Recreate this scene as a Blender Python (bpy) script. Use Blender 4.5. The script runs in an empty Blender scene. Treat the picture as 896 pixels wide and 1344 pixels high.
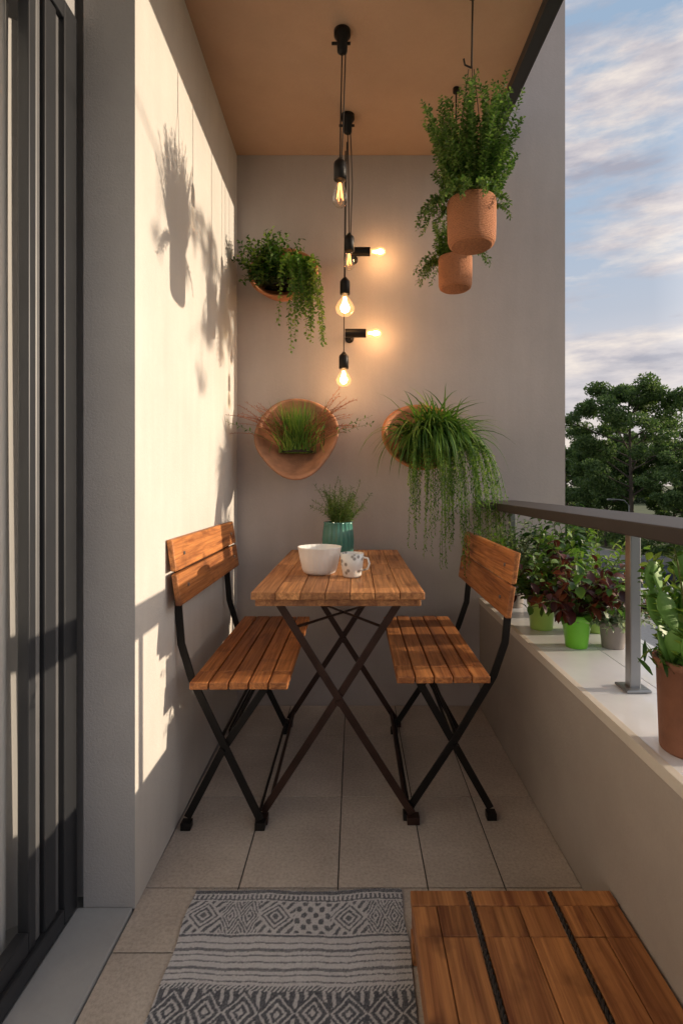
import bpy, math, random
import numpy as np
from mathutils import Vector, Matrix, Quaternion
R = random.Random(7)
scene = bpy.context.scene
COL = scene.collection

# ------------------------------------------------------------------ builder
class MB:
    def __init__(s): s.v=[]; s.f=[]; s.m=[]; s.s=[]
    def add(s, vs, fs, mat=0, smooth=False):
        o=len(s.v); s.v += [tuple(p) for p in vs]
        for f in fs:
            s.f.append(tuple(i+o for i in f)); s.m.append(mat); s.s.append(smooth)
    def box(s,x0,x1,y0,y1,z0,z1,mat=0):
        v=[(x0,y0,z0),(x1,y0,z0),(x1,y1,z0),(x0,y1,z0),(x0,y0,z1),(x1,y0,z1),(x1,y1,z1),(x0,y1,z1)]
        s.add(v,[(3,2,1,0),(4,5,6,7),(0,1,5,4),(1,2,6,5),(2,3,7,6),(3,0,4,7)],mat)
    def prism(s,poly,z0,z1,mat=0):
        n=len(poly); v=[(p[0],p[1],z0) for p in poly]+[(p[0],p[1],z1) for p in poly]
        s.add(v,[tuple(range(n))[::-1],tuple(range(n,2*n))]+[(i,(i+1)%n,n+(i+1)%n,n+i) for i in range(n)],mat)
    def tube(s,pts,rad,seg=8,mat=0,cap=True):
        pts=[Vector(p) for p in pts]; n=len(pts)
        if not hasattr(rad,'__len__'): rad=[rad]*n
        vs=[]; fs=[]; prev=None
        for i,p in enumerate(pts):
            t=(pts[min(i+1,n-1)]-pts[max(i-1,0)]).normalized()
            if prev is None:
                a=Vector((0,0,1)) if abs(t.z)<.9 else Vector((1,0,0)); u=t.cross(a).normalized()
            else:
                u=(prev-t*prev.dot(t)).normalized()
            w=t.cross(u); prev=u
            for k in range(seg):
                an=2*math.pi*k/seg; vs.append(p+(u*math.cos(an)+w*math.sin(an))*rad[i])
        for i in range(n-1):
            for k in range(seg):
                fs.append((i*seg+k,i*seg+(k+1)%seg,(i+1)*seg+(k+1)%seg,(i+1)*seg+k))
        s.add(vs,fs,mat,True)
        if cap:
            s.add(vs[:seg],[tuple(range(seg))[::-1]],mat); s.add(vs[-seg:],[tuple(range(seg))],mat)
    def lathe(s,prof,c,seg=32,mat=0,rot=None,rib=0,ribn=0,sq=1):
        vs=[];fs=[];n=len(prof); c=Vector(c)
        for r,z in prof:
            for k in range(seg):
                an=2*math.pi*k/seg; rr=r*(1+rib*math.cos(ribn*an))
                p=Vector((rr*math.cos(an),rr*math.sin(an)*sq,z))
                if rot is not None: p=rot@p
                vs.append(c+p)
        for i in range(n-1):
            for k in range(seg):
                fs.append((i*seg+k,i*seg+(k+1)%seg,(i+1)*seg+(k+1)%seg,(i+1)*seg+k))
        s.add(vs,fs,mat,True)
    def bar(s,pts,y,w,t,mat=0):
        P=[Vector((p[0],p[1])) for p in pts]; n=len(P); vs=[]
        for i in range(n):
            d=(P[min(i+1,n-1)]-P[max(i-1,0)]).normalized(); q=Vector((-d.y,d.x))*w/2
            for a,b in ((P[i]+q,y-t/2),(P[i]-q,y-t/2),(P[i]-q,y+t/2),(P[i]+q,y+t/2)):
                vs.append((a.x,b,a.y))
        fs=[(3,2,1,0),(4*n-4,4*n-3,4*n-2,4*n-1)]
        for i in range(n-1):
            for k in range(4):
                fs.append((i*4+k,i*4+(k+1)%4,(i+1)*4+(k+1)%4,(i+1)*4+k))
        s.add(vs,fs,mat)
    def blade(s,base,d,length,width,droop=0.5,seg=5,mat=0,shape='blade',fold=0.15):
        p=Vector(base); d=Vector(d).normalized(); L=length/seg
        side=d.cross(Vector((0,0,1)))
        if side.length<.05: side=Vector((R.uniform(-1,1),R.uniform(-1,1),0))
        side.normalize()
        side=(Quaternion(d,R.uniform(-.7,.7))@side)
        vs=[]
        for i in range(seg+1):
            t=i/seg
            if shape=='blade': w=width*(1-t**2.2)*(.55+.45*min(1,t*4))
            elif shape=='leaf': w=width*math.sin(math.pi*min(1,(t*.93+.05)))**.8
            else: w=width*math.sin(math.pi*(t*.8+.15))
            if i==seg: w=width*.03
            up=side.cross(d).normalized()
            vs += [p-side*w/2+up*w*fold, p.copy(), p+side*w/2+up*w*fold]
            p=p+d*L
            d=(d+Vector((0,0,-droop/seg))).normalized()
        fs=[]
        for i in range(seg):
            a=3*i; fs += [(a,a+1,a+4,a+3),(a+1,a+2,a+5,a+4)]
        s.add(vs,fs,mat,True)
    def obj(s,name,mats,bevel=0,parent=None,seg=2):
        me=bpy.data.meshes.new(name); me.from_pydata(s.v,[],s.f); me.update()
        for m in mats: me.materials.append(m)
        me.polygons.foreach_set('material_index',s.m); me.polygons.foreach_set('use_smooth',s.s)
        o=bpy.data.objects.new(name,me); COL.objects.link(o)
        if bevel:
            b=o.modifiers.new('bevel','BEVEL'); b.width=bevel; b.segments=seg; b.limit_method='ANGLE'; b.angle_limit=math.radians(50)
        if parent: o.parent=parent
        return o

# ------------------------------------------------------------------ materials
def newmat(name):
    m=bpy.data.materials.new(name); m.use_nodes=True; nt=m.node_tree
    return m,nt,nt.nodes['Principled BSDF'],nt.nodes['Material Output']
def coords(nt,scale=(1,1,1),out='Object'):
    tc=nt.nodes.new('ShaderNodeTexCoord'); mp=nt.nodes.new('ShaderNodeMapping'); mp.inputs['Scale'].default_value=scale
    nt.links.new(tc.outputs[out],mp.inputs['Vector']); return mp.outputs['Vector']
def noise(nt,vec,scale,detail=4,rough=.55):
    n=nt.nodes.new('ShaderNodeTexNoise'); n.inputs['Scale'].default_value=scale; n.inputs['Detail'].default_value=detail
    n.inputs['Roughness'].default_value=rough; nt.links.new(vec,n.inputs['Vector']); return n.outputs['Fac']
def ramp(nt,fac,stops):
    r=nt.nodes.new('ShaderNodeValToRGB'); e=r.color_ramp.elements
    e[0].position=stops[0][0]; e[0].color=(*stops[0][1],1); e[1].position=stops[-1][0]; e[1].color=(*stops[-1][1],1)
    for p,c in stops[1:-1]:
        k=e.new(p); k.color=(*c,1)
    nt.links.new(fac,r.inputs['Fac']); return r.outputs['Color']
def mixc(nt,a,b,fac,mode='MIX'):
    m=nt.nodes.new('ShaderNodeMix'); m.data_type='RGBA'; m.blend_type=mode
    for sock,val in ((m.inputs[6],a),(m.inputs[7],b)):
        if isinstance(val,tuple): sock.default_value=(*val,1)
        else: nt.links.new(val,sock)
    if isinstance(fac,(int,float)): m.inputs[0].default_value=fac
    else: nt.links.new(fac,m.inputs[0])
    return m.outputs[2]
def bump(nt,h,strength,dist,bs):
    b=nt.nodes.new('ShaderNodeBump'); b.inputs['Strength'].default_value=strength; b.inputs['Distance'].default_value=dist
    nt.links.new(h,b.inputs['Height']); nt.links.new(b.outputs['Normal'],bs.inputs['Normal'])
def island(nt):
    g=nt.nodes.new('ShaderNodeNewGeometry'); return g.outputs['Random Per Island']
def mul(c,k): return tuple(min(1,x*k) for x in c)

def plaster(name,c,var=.12,bs=.35,sc=90,streak=False,rough=.85):
    m,nt,b,o=newmat(name)
    v=coords(nt,(1,1,.15) if streak else (1,1,1)); v2=coords(nt)
    n1=noise(nt,v,6 if not streak else 14,5,.6); n2=noise(nt,v2,sc,4,.7); n3=noise(nt,v2,1.6,5,.6)
    col=ramp(nt,n1,[(.25,mul(c,1-var)),(.75,mul(c,1+var))])
    col=mixc(nt,col,mul(c,.85),ramp(nt,n2,[(.35,(.25,.25,.25)),(.7,(0,0,0))]))
    col=mixc(nt,col,ramp(nt,n3,[(.3,(.90,.89,.88)),(.7,(1.04,1.04,1.04))]),1.0,'MULTIPLY')
    nt.links.new(col,b.inputs['Base Color']); b.inputs['Roughness'].default_value=rough
    bump(nt,n2,bs,.003,b); return m
def plain(name,c,rough=.5,metal=0,bs=0,sc=200,var=.06):
    m,nt,b,o=newmat(name); v=coords(nt); n=noise(nt,v,sc,3)
    n1=noise(nt,v,12,3)
    nt.links.new(ramp(nt,n1,[(.3,mul(c,1-var)),(.7,mul(c,1+var))]),b.inputs['Base Color'])
    b.inputs['Roughness'].default_value=rough; b.inputs['Metallic'].default_value=metal
    if bs: bump(nt,n,bs,.002,b)
    return m
def wood(name,dark,light,axis=1,rough=.5,k=1.0,iv=.9):
    m,nt,b,o=newmat(name)
    isl=island(nt)
    sc=[26*k,26*k,26*k]; sc[axis]=1.6*k
    tc=nt.nodes.new('ShaderNodeTexCoord'); add=nt.nodes.new('ShaderNodeVectorMath'); add.operation='ADD'
    cm=nt.nodes.new('ShaderNodeCombineXYZ'); ml=nt.nodes.new('ShaderNodeMath'); ml.operation='MULTIPLY'; ml.inputs[1].default_value=37
    nt.links.new(isl,ml.inputs[0])
    for i in range(3): nt.links.new(ml.outputs[0],cm.inputs[i])
    nt.links.new(tc.outputs['Object'],add.inputs[0]); nt.links.new(cm.outputs[0],add.inputs[1])
    mp=nt.nodes.new('ShaderNodeMapping'); mp.inputs['Scale'].default_value=sc; nt.links.new(add.outputs[0],mp.inputs['Vector'])
    n=nt.nodes.new('ShaderNodeTexNoise'); n.inputs['Scale'].default_value=1; n.inputs['Detail'].default_value=7; n.inputs['Roughness'].default_value=.66; n.inputs['Distortion'].default_value=1.6
    nt.links.new(mp.outputs[0],n.inputs['Vector'])
    sc2=[160*k]*3; sc2[axis]=5*k
    mp2=nt.nodes.new('ShaderNodeMapping'); mp2.inputs['Scale'].default_value=sc2; nt.links.new(add.outputs[0],mp2.inputs['Vector'])
    n2=noise(nt,mp2.outputs[0],1,3)
    mid=tuple((a+c)/2 for a,c in zip(dark,light))
    col=ramp(nt,n.outputs['Fac'],[(.33,dark),(.47,mid),(.64,light)])
    col=mixc(nt,col,ramp(nt,n2,[(.3,(.5,.44,.38)),(.6,(1,1,1))]),.75,'MULTIPLY')
    col=mixc(nt,col,ramp(nt,isl,[(0,(.52,.45,.40)),(.5,(.95,.88,.84)),(1,(1.25,1.2,1.1))]),iv,'MULTIPLY')
    v=coords(nt); n3=noise(nt,v,9,3)
    col=mixc(nt,col,mul(dark,.5),ramp(nt,n3,[(.58,(0,0,0)),(.76,(.75,.75,.75))]))
    nt.links.new(col,b.inputs['Base Color'])
    nt.links.new(ramp(nt,n2,[(.2,(rough+.2,)*3),(.8,(rough-.1,)*3)]),b.inputs['Roughness'])
    bump(nt,n2,.4,.002,b); return m
def leafmat(name,stops,trans=.35,rough=.45):
    m,nt,b,o=newmat(name)
    isl=island(nt); v=coords(nt); n=noise(nt,v,9,2)
    col=ramp(nt,isl,stops); col=mixc(nt,col,ramp(nt,n,[(.3,(.6,.65,.6)),(.7,(1.2,1.15,1))]),.8,'MULTIPLY')
    nt.links.new(col,b.inputs['Base Color']); b.inputs['Roughness'].default_value=rough
    t=nt.nodes.new('ShaderNodeBsdfTranslucent'); nt.links.new(mixc(nt,col,(1.0,1.15,.5),.5,'MULTIPLY'),t.inputs['Color'])
    t2=nt.nodes.new('ShaderNodeMixShader'); t2.inputs[0].default_value=trans
    nt.links.new(b.outputs[0],t2.inputs[1]); nt.links.new(t.outputs[0],t2.inputs[2]); nt.links.new(t2.outputs[0],o.inputs['Surface']); return m
def clearglass(name,tint=(1,1,1),refl=.04,extra=None):
    m,nt,b,o=newmat(name); nt.nodes.remove(b)
    tr=nt.nodes.new('ShaderNodeBsdfTransparent'); tr.inputs[0].default_value=(*tint,1)
    gl=nt.nodes.new('ShaderNodeBsdfGlossy'); gl.inputs['Roughness'].default_value=.02
    lw=nt.nodes.new('ShaderNodeLayerWeight'); lw.inputs['Blend'].default_value=.5
    mx=nt.nodes.new('ShaderNodeMixShader')
    pw=nt.nodes.new('ShaderNodeMath'); pw.operation='POWER'; pw.inputs[1].default_value=4; nt.links.new(lw.outputs['Facing'],pw.inputs[0])
    ad=nt.nodes.new('ShaderNodeMath'); ad.operation='MULTIPLY_ADD'; ad.inputs[1].default_value=.85; ad.inputs[2].default_value=refl; nt.links.new(pw.outputs[0],ad.inputs[0])
    nt.links.new(ad.outputs[0],mx.inputs[0]); nt.links.new(tr.outputs[0],mx.inputs[1]); nt.links.new(gl.outputs[0],mx.inputs[2])
    if extra:
        em=nt.nodes.new('ShaderNodeEmission'); em.inputs[0].default_value=(*extra[0],1); em.inputs[1].default_value=extra[1]
        a2=nt.nodes.new('ShaderNodeAddShader'); nt.links.new(mx.outputs[0],a2.inputs[0]); nt.links.new(em.outputs[0],a2.inputs[1]); nt.links.new(a2.outputs[0],o.inputs[0])
        m.cycles.emission_sampling='NONE'
    else: nt.links.new(mx.outputs[0],o.inputs[0])
    return m
def emit(name,c,s):
    m,nt,b,o=newmat(name); b.inputs['Base Color'].default_value=(*c,1); b.inputs['Emission Color'].default_value=(*c,1); b.inputs['Emission Strength'].default_value=s
    m.cycles.emission_sampling='NONE'; return m

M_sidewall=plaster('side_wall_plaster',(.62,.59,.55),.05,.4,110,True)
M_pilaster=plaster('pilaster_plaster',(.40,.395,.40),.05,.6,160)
M_backwall=plaster('back_wall_plaster',(.49,.44,.42),.05,.4,110,True)
M_ceiling=plaster('ceiling_plaster',(.50,.335,.235),.05,.3,90)
M_parapet=plaster('parapet_render',(.40,.345,.30),.07,.5,130)
M_cream=plaster('parapet_trim',(.66,.60,.52),.05,.3,130)
M_concrete=plaster('concrete',(.36,.37,.38),.1,.4,60)
M_grout=plain('grout',(.07,.065,.06),.9)
M_frame=plain('door_frame_metal',(.035,.037,.042),.38,.3)
M_black=plain('black_metal',(.016,.014,.013),.45,.6,.2,300)
M_brown_metal=plain('brown_metal',(.045,.022,.016),.42,.5,.2,300,.3)
M_steel=plain('grey_steel',(.3,.31,.32),.35,.8)
M_alu=plain('door_aluminium',(.16,.16,.165),.45,.3)
M_rail=plain('handrail_paint',(.035,.027,.024),.6,.0)
M_wood=wood('chair_wood',(.24,.075,.022),(.64,.27,.085))
M_wood_t=wood('table_wood',(.27,.10,.035),(.70,.35,.14))
M_wood_p=wood('platform_wood',(.19,.06,.022),(.60,.28,.10),1,.5,.6,.75)
M_terra=plain('terracotta',(.50,.19,.08),.8,0,.6,120,.25)
M_terra2=plain('clay_brown',(.37,.18,.10),.8,0,.9,60,.35)
M_soil=plain('soil',(.03,.02,.013),1,0,1,90)
M_white=plain('white_ceramic',(.80,.78,.74),.35)
M_green_pot=plain('green_plastic',(.16,.50,.03),.35)
M_green_pot2=plain('pale_green_plastic',(.35,.55,.12),.4)
M_grey_pot=plain('grey_pot',(.25,.22,.20),.7,0,.4,150)
M_brown_pot=plain('brown_pot',(.24,.10,.055),.75,0,.8,110,.2)
M_rope=plain('rope',(.03,.022,.018),.9,0,.8,400)
M_stem=plain('stem',(.12,.14,.04),.7)
M_bark=plain('bark',(.09,.07,.055),.95,0,1,8)
L_green=leafmat('leaf_green',[(0,(.04,.11,.02)),(.5,(.09,.21,.035)),(1,(.20,.34,.07))])
L_fine=leafmat('leaf_fine',[(0,(.04,.10,.02)),(.5,(.10,.20,.04)),(1,(.22,.34,.08))])
L_dark=leafmat('leaf_dark',[(0,(.025,.07,.015)),(.6,(.055,.14,.025)),(1,(.15,.24,.04))])
L_lime=leafmat('leaf_lime',[(0,(.08,.18,.02)),(.5,(.16,.30,.045)),(1,(.34,.46,.09))])
L_red=leafmat('leaf_red',[(0,(.03,.008,.012)),(.6,(.10,.02,.02)),(1,(.2,.06,.03))])
L_silver=leafmat('leaf_silver',[(0,(.14,.21,.13)),(.5,(.26,.35,.22)),(1,(.5,.56,.44))])
L_twig=leafmat('twig_red',[(0,(.30,.09,.05)),(1,(.55,.22,.13))])
L_tree=leafmat('tree_leaf',[(0,(.05,.10,.038)),(.5,(.11,.19,.062)),(1,(.19,.27,.09))],.42,.6)
L_distant=leafmat('distant_leaf',[(0,(.05,.08,.055)),(1,(.09,.12,.085))],.2,.8)
M_pad=plain('cactus_skin',(.14,.30,.055),.5,0,.5,60,.25)

def wovenmat():
    m,nt,b,o=newmat('woven_clay'); v=coords(nt)
    w=nt.nodes.new('ShaderNodeTexWave'); w.bands_direction='Z'; w.inputs['Scale'].default_value=60; w.inputs['Distortion'].default_value=4; w.inputs['Detail Scale'].default_value=6; nt.links.new(v,w.inputs['Vector'])
    vo=nt.nodes.new('ShaderNodeTexVoronoi'); vo.inputs['Scale'].default_value=150; nt.links.new(v,vo.inputs['Vector'])
    ad=nt.nodes.new('ShaderNodeMath'); ad.operation='ADD'; nt.links.new(w.outputs['Fac'],ad.inputs[0]); nt.links.new(vo.outputs['Distance'],ad.inputs[1])
    nt.links.new(ramp(nt,ad.outputs[0],[(.0,(.27,.11,.055)),(.9,(.50,.20,.09))]),b.inputs['Base Color']); b.inputs['Roughness'].default_value=.85
    bump(nt,ad.outputs[0],.7,.003,b); return m
M_woven=wovenmat()
def tilemat():
    m,nt,b,o=newmat('floor_tile'); v=coords(nt); isl=island(nt)
    n=noise(nt,v,3.5,6,.6); n2=noise(nt,v,110,4,.75)
    col=ramp(nt,n,[(.3,(.48,.42,.365)),(.7,(.66,.59,.52))])
    col=mixc(nt,col,ramp(nt,n2,[(.35,(.66,.64,.62)),(.6,(1,1,1))]),.75,'MULTIPLY')
    col=mixc(nt,col,ramp(nt,isl,[(0,(.84,.84,.85)),(1,(1.06,1.04,1.02))]),.8,'MULTIPLY')
    n3=noise(nt,v,1.7,5,.7)
    col=mixc(nt,col,(.34,.30,.265),ramp(nt,n3,[(.52,(0,0,0)),(.8,(.4,.4,.4))]))
    nt.links.new(col,b.inputs['Base Color'])
    nt.links.new(ramp(nt,n2,[(.3,(.60,)*3),(.7,(.34,)*3)]),b.inputs['Roughness'])
    bump(nt,n2,.6,.003,b); return m
M_tile=tilemat()
def wtile():
    m,nt,b,o=newmat('white_glazed_tile'); v=coords(nt); n=noise(nt,v,5,4)
    nt.links.new(ramp(nt,n,[(.3,(.70,.71,.74)),(.7,(.80,.80,.82))]),b.inputs['Base Color']); b.inputs['Roughness'].default_value=.10
    n2=noise(nt,v,9,2); bump(nt,n2,.08,.01,b); return m
M_white_tile=wtile()

# ------------------------------------------------------------------ architecture
D=2.65; F=700.0
b=MB()
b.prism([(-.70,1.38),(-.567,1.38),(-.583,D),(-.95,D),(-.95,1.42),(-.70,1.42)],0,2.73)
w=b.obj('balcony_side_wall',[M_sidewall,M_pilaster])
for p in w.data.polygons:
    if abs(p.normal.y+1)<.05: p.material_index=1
b=MB(); b.box(-3.2,1.045,D,D+.28,-5,5.8); b.obj('balcony_back_wall',[M_backwall])
b=MB(); b.prism([(-.95,-1.6),(.74,-1.6),(.615,D-.002),(-.95,D-.002)],2.731,2.95); b.obj('balcony_ceiling',[M_ceiling])
b=MB()
b.prism([(.70-.0,-1.6),(.745+.04,-1.6),(.66,D-.004),(.618,D-.004)],2.69,2.96); b.obj('ceiling_edge_trim',[M_frame])
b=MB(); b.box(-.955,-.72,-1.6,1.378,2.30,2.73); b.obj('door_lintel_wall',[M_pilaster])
b=MB(); b.box(-.95,1.04,-1.6,D-.001,-.22,-.012); b.obj('balcony_slab',[M_concrete])
b=MB(); b.box(-.567,.62,-1.6,D-.002,-.0115,-.004,0)
xs=[-.57,-.315,-.045,.20,.41,.62]; ys=[D,2.33,1.877,1.453,1.252,.86,.45,.0,-.5,-1,-1.6]
for i in range(5):
    for j in range(len(ys)-1):
        g=.0018
        b.box(xs[i]+g,xs[i+1]-g,ys[j+1]+g,ys[j]-g-(.003 if j==0 else 0),-.003,.0,1)
b.obj('tiled_floor',[M_grout,M_tile],.0012)
b=MB(); b.box(-.715,-.572,-1.6,1.378,-.011,.006); b.obj('door_sill',[M_concrete],.003)
b=MB(); b.box(.62,1.035,-1.6,D-.003,-.011,.505,0); b.obj('balcony_parapet',[M_parapet])
b=MB()
b.box(.616,.636,-1.6,D-.003,.507,.534,1)
b.box(.637,1.045,-1.6,D-.003,.507,.522,2)
yy=D-.004
while yy>-1.5:
    for (a,c) in ((.6375,.838),(.8395,1.048)):
        b.box(a,c,max(-1.6,yy-.3985),yy,.5225,.531,0)
    yy-=.4
b.obj('parapet_ledge',[M_white_tile,M_cream,M_grout],.0015)
b=MB()
b.prism([(.60,-1.6),(.80,-1.6),(.80,D-.003),(.60,D-.003)],.986,1.018,0)
b.box(.755,.785,-1.6,D-.004,.962,.985,1)
for y in (2.61,1.477,.35,-.8):
    b.box(.755,.785,y-.015,y+.015,.532,.961,1)
    b.box(.735,.805,y-.035,y+.035,.532,.540,1)
b.obj('balcony_railing',[M_rail,M_steel],.003)

# ------------------------------------------------------------------ door
door=bpy.data.objects.new('sliding_glass_door',None); COL.objects.link(door)
b=MB(); X=-.715
b.box(-.77,X,1.318,1.378,.0065,2.299)
b.box(-.765,X-.014,1.298,1.3175,.02,2.28,1)
b.box(-.77,X,-1.6,1.317,.0065,.05)
b.box(-.77,X,-1.6,1.317,2.25,2.299)
b.box(-.752,X-.006,1.245,1.292,.051,2.249)
b.box(-.750,X-.014,1.222,1.2385,.051,2.249,1)
b.box(-.752,X-.010,1.190,1.2165,.051,2.249)
b.box(-.752,X-.010,-.6,1.189,.051,.10); b.box(-.752,X-.010,-.6,1.189,2.20,2.249)
b.box(-.752,X-.006,-.68,-.601,.051,2.249)
b.obj('frame',[M_frame,M_alu],.003,door)
b=MB(); b.add([(-.738,-.6,.10),(-.738,1.19,.10),(-.738,1.19,2.20),(-.738,-.6,2.20)],[(0,1,2,3)]); b.obj('glass_pane',[clearglass('door_glass',(.95,.96,.96),.05)],0,door)
m,nt,bs,o=newmat('sheer_curtain'); bs.inputs['Base Color'].default_value=(.84,.82,.80,1); bs.inputs['Roughness'].default_value=.9
t=nt.nodes.new('ShaderNodeBsdfTranslucent'); t.inputs[0].default_value=(.8,.78,.75,1); mx=nt.nodes.new('ShaderNodeMixShader'); mx.inputs[0].default_value=.2
nt.links.new(bs.outputs[0],mx.inputs[1]); nt.links.new(t.outputs[0],mx.inputs[2]); nt.links.new(mx.outputs[0],o.inputs[0])
b=MB(); ny=300; nz=14; vs=[]
for j in range(nz+1):
    z=.03+2.2*j/nz; amp=.016+.010*(1-j/nz)
    for i in range(ny+1):
        y=-.7+2.095*i/ny
        vs.append((-.815+amp*math.sin(y*58+1.5*math.sin(y*7)+.15*j*math.sin(y*3))+.006*math.sin(y*131),y,z))
b.add(vs,[(j*(ny+1)+i,j*(ny+1)+i+1,(j+1)*(ny+1)+i+1,(j+1)*(ny+1)+i) for j in range(nz) for i in range(ny)],0,True)
b.obj('curtain',[m])
b=MB(); b.box(-3.2,-.96,-1.6,D-.01,-.22,-.02); b.box(-3.2,-.96,-1.6,D-.01,2.6,2.9); b.box(-3.3,-3.201,-1.6,D-.01,-.2,2.9); b.box(-3.2,-.96,-1.7,-1.601,-.2,2.9)
b.obj('interior_room',[M_pilaster])

# ------------------------------------------------------------------ chairs
def chair(name,sx,x_in,x_out,bt,bb,zt,zb,y0,y1,legA,legB,mats):
    e=bpy.data.objects.new(name,None); COL.objects.link(e)
    b=MB(); n=5; wd=(x_out-x_in)/n; cut=y0+.10
    for i in range(n):
        a=x_in+wd*i; c=a+wd; lo,hi=min(a,c)+.002,max(a,c)-.002
        b.box(lo,hi,y0+R.uniform(-.002,.002),cut-.001,.478,.5)
        b.box(lo,hi,cut+.001,y1+R.uniform(-.01,.01),.478,.5)
    lo,hi=min(x_in,x_out)+.01,max(x_in,x_out)-.01
    b.obj('seat',[mats[0]],.003,e)
    b=MB()
    for k in range(2):
        h=(zt-zb)/2; za=zb+h*k+.004*k; zc=zb+h*(k+1)-.004*(1-k)
        def xx(z): return bb+(bt-bb)*(z-zb)/(zt-zb)
        th=.018
        vs=[(xx(za),y0,za),(xx(za)+th*sx,y0,za),(xx(za)+th*sx,y1,za),(xx(za),y1,za),(xx(zc),y0,zc),(xx(zc)+th*sx,y0,zc),(xx(zc)+th*sx,y1,zc),(xx(zc),y1,zc)]
        fs=[(3,2,1,0),(4,5,6,7),(0,1,5,4),(1,2,6,5),(2,3,7,6),(3,0,4,7)]
        if sx<0: fs=[f[::-1] for f in fs]
        b.add(vs,fs)
    b.obj('backrest',[mats[0]],.004,e)
    b=MB()
    for yf,dy in ((y0+.09,1),(y1-.07,-1)):
        b.bar(legA,yf,.024,.009,0); b.bar(legB,yf+.012*dy,.024,.009,0)
        b.bar([(lo,.468),(hi,.468)],yf+.024*dy,.018,.006,0)
        for L in (legA[-1],legB[-1]):
            b.box(L[0]-.016,L[0]+.016,yf-.012,yf+.018,.0005,.024,0)
        pv=legB[1]; b.tube([(pv[0],yf-.012,pv[1]),(pv[0],yf+.02,pv[1])],.009,12)
    ya,yb=y0+.09,y1-.07
    def rung(p,r=.006): b.tube([(p[0],ya,p[1]),(p[0],yb,p[1])],r,8,0)
    rung(legA[-2]); rung((legB[0][0],.462)); rung((legB[1][0],legB[1][1]))
    b.tube([(legA[-1][0],ya,.06),(legA[-1][0],yb,.06)],.005,8,0)
    b.obj('frame',[mats[1]],.0015,e)
    b=MB()
    for yf in (y0+.09,y1-.07):
        for z in (zb+.05,zt-.05):
            x=bb+(bt-bb)*(z-zb)/(zt-zb)
            b.tube([(x+.002*sx,yf,z),(x-.003*sx,yf,z)],.006,12)
    b.obj('screws',[M_steel],0,e)
    return e
chair('folding_chair',-1,-.20,-.50,-.550,-.522,.93,.73,1.61,2.42,
  [(-.572,.90),(-.562,.80),(-.560,.70),(-.551,.59),(-.518,.48),(-.425,.287),(-.30,.03)],[(-.27,.47),(-.42,.25),(-.535,.03)],[M_wood,M_black])
chair('folding_chair',1,.13,.425,.500,.470,.885,.68,1.66,2.42,
  [(.521,.86),(.511,.76),(.503,.68),(.493,.58),(.455,.47),(.335,.27),(.175,.03)],[(.20,.47),(.33,.24),(.448,.03)],[M_wood,M_black])

# ------------------------------------------------------------------ table
e=bpy.data.objects.new('folding_table',None); COL.objects.link(e)
b=MB(); x0,x1=-.306,.208; n=7; wd=(x1-x0)/n; ya,yb=1.57,2.59
for i in range(n):
    js=[ya, ya+R.uniform(.16,.34), ya+R.uniform(.5,.75), yb] if i%2 else [ya,ya+R.uniform(.3,.55),yb]
    for j in range(len(js)-1):
        b.box(x0+wd*i+.001,x0+wd*(i+1)-.001,js[j]+.0008,js[j+1]-.0008,.758,.78)
b.obj('tabletop',[M_wood_t],.002,e)
b=MB(); b.box(x0+.01,x1-.01,ya+.02,ya+.05,.735,.7575); b.box(x0+.01,x1-.01,yb-.05,yb-.02,.735,.7575)
b.box(x0+.008,x0+.03,ya+.051,yb-.051,.735,.7575); b.box(x1-.03,x1-.008,ya+.051,yb-.051,.735,.7575)
b.obj('apron',[M_wood_t],.002,e)
b=MB()
for yf in (1.73,2.42):
    b.bar([(-.265,.745),(-.04,.385),(.187,.03)],yf,.024,.009)
    b.bar([(.165,.745),(-.055,.40),(-.297,.03)],yf+.011,.024,.009)
    for xx in (.19,-.30): b.box(xx-.02,xx+.02,yf-.014,yf+.02,.0005,.024)
    b.tube([(-.047,yf-.009,.39),(-.047,yf+.022,.39)],.011,12)
    b.bar([(-.27,.728),(.175,.728)],yf+.02,.014,.006)
for p in ((.165,.715),(-.24,.715),(.165,.06),(-.275,.06)): b.tube([(p[0],1.735,p[1]),(p[0],2.425,p[1])],.0065,8)
b.tube([(-.20,1.74,.63),(.06,2.43,.55)],.005,8); b.tube([(.10,1.74,.63),(-.14,2.43,.55)],.005,8)
b.obj('legs',[M_brown_metal],.0015,e)

# ------------------------------------------------------------------ tableware
b=MB(); c=(-.124,1.90,.781)
b.lathe([(.0,.0),(.045,.0),(.056,.006),(.062,.02),(.071,.06),(.076,.092),(.078,.096),(.074,.096),(.069,.06),(.058,.02),(.0,.012)],c,96,0,rib=.012,ribn=24)
b.obj('white_bowl',[M_white])
m,nt,bs,o=newmat('patterned_cup'); v=coords(nt); vo=nt.nodes.new('ShaderNodeTexVoronoi'); vo.inputs['Scale'].default_value=55; nt.links.new(v,vo.inputs['Vector'])
nt.links.new(ramp(nt,vo.outputs['Distance'],[(.0,(.13,.11,.09)),(.3,(.35,.33,.3)),(.42,(.75,.74,.7)),(1,(.78,.76,.72))]),bs.inputs['Base Color']); bs.inputs['Roughness'].default_value=.3
b=MB(); b.lathe([(0,0),(.026,0),(.032,.006),(.037,.04),(.040,.082),(.037,.082),(.033,.04),(.025,.01),(0,.01)],(-.008,1.83,.781),48)
b.lathe([(0,.06),(.0345,.06)],(-.008,1.83,.781),32,1)
b.tube([(-.008+.037,1.815,.850),(.045,1.805,.848),(.05,1.80,.83),(.044,1.805,.812),(.026,1.815,.806)],.0035,8,0)
b.obj('patterned_cup',[m,plain('coffee',(.05,.02,.01),.2)])
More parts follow.
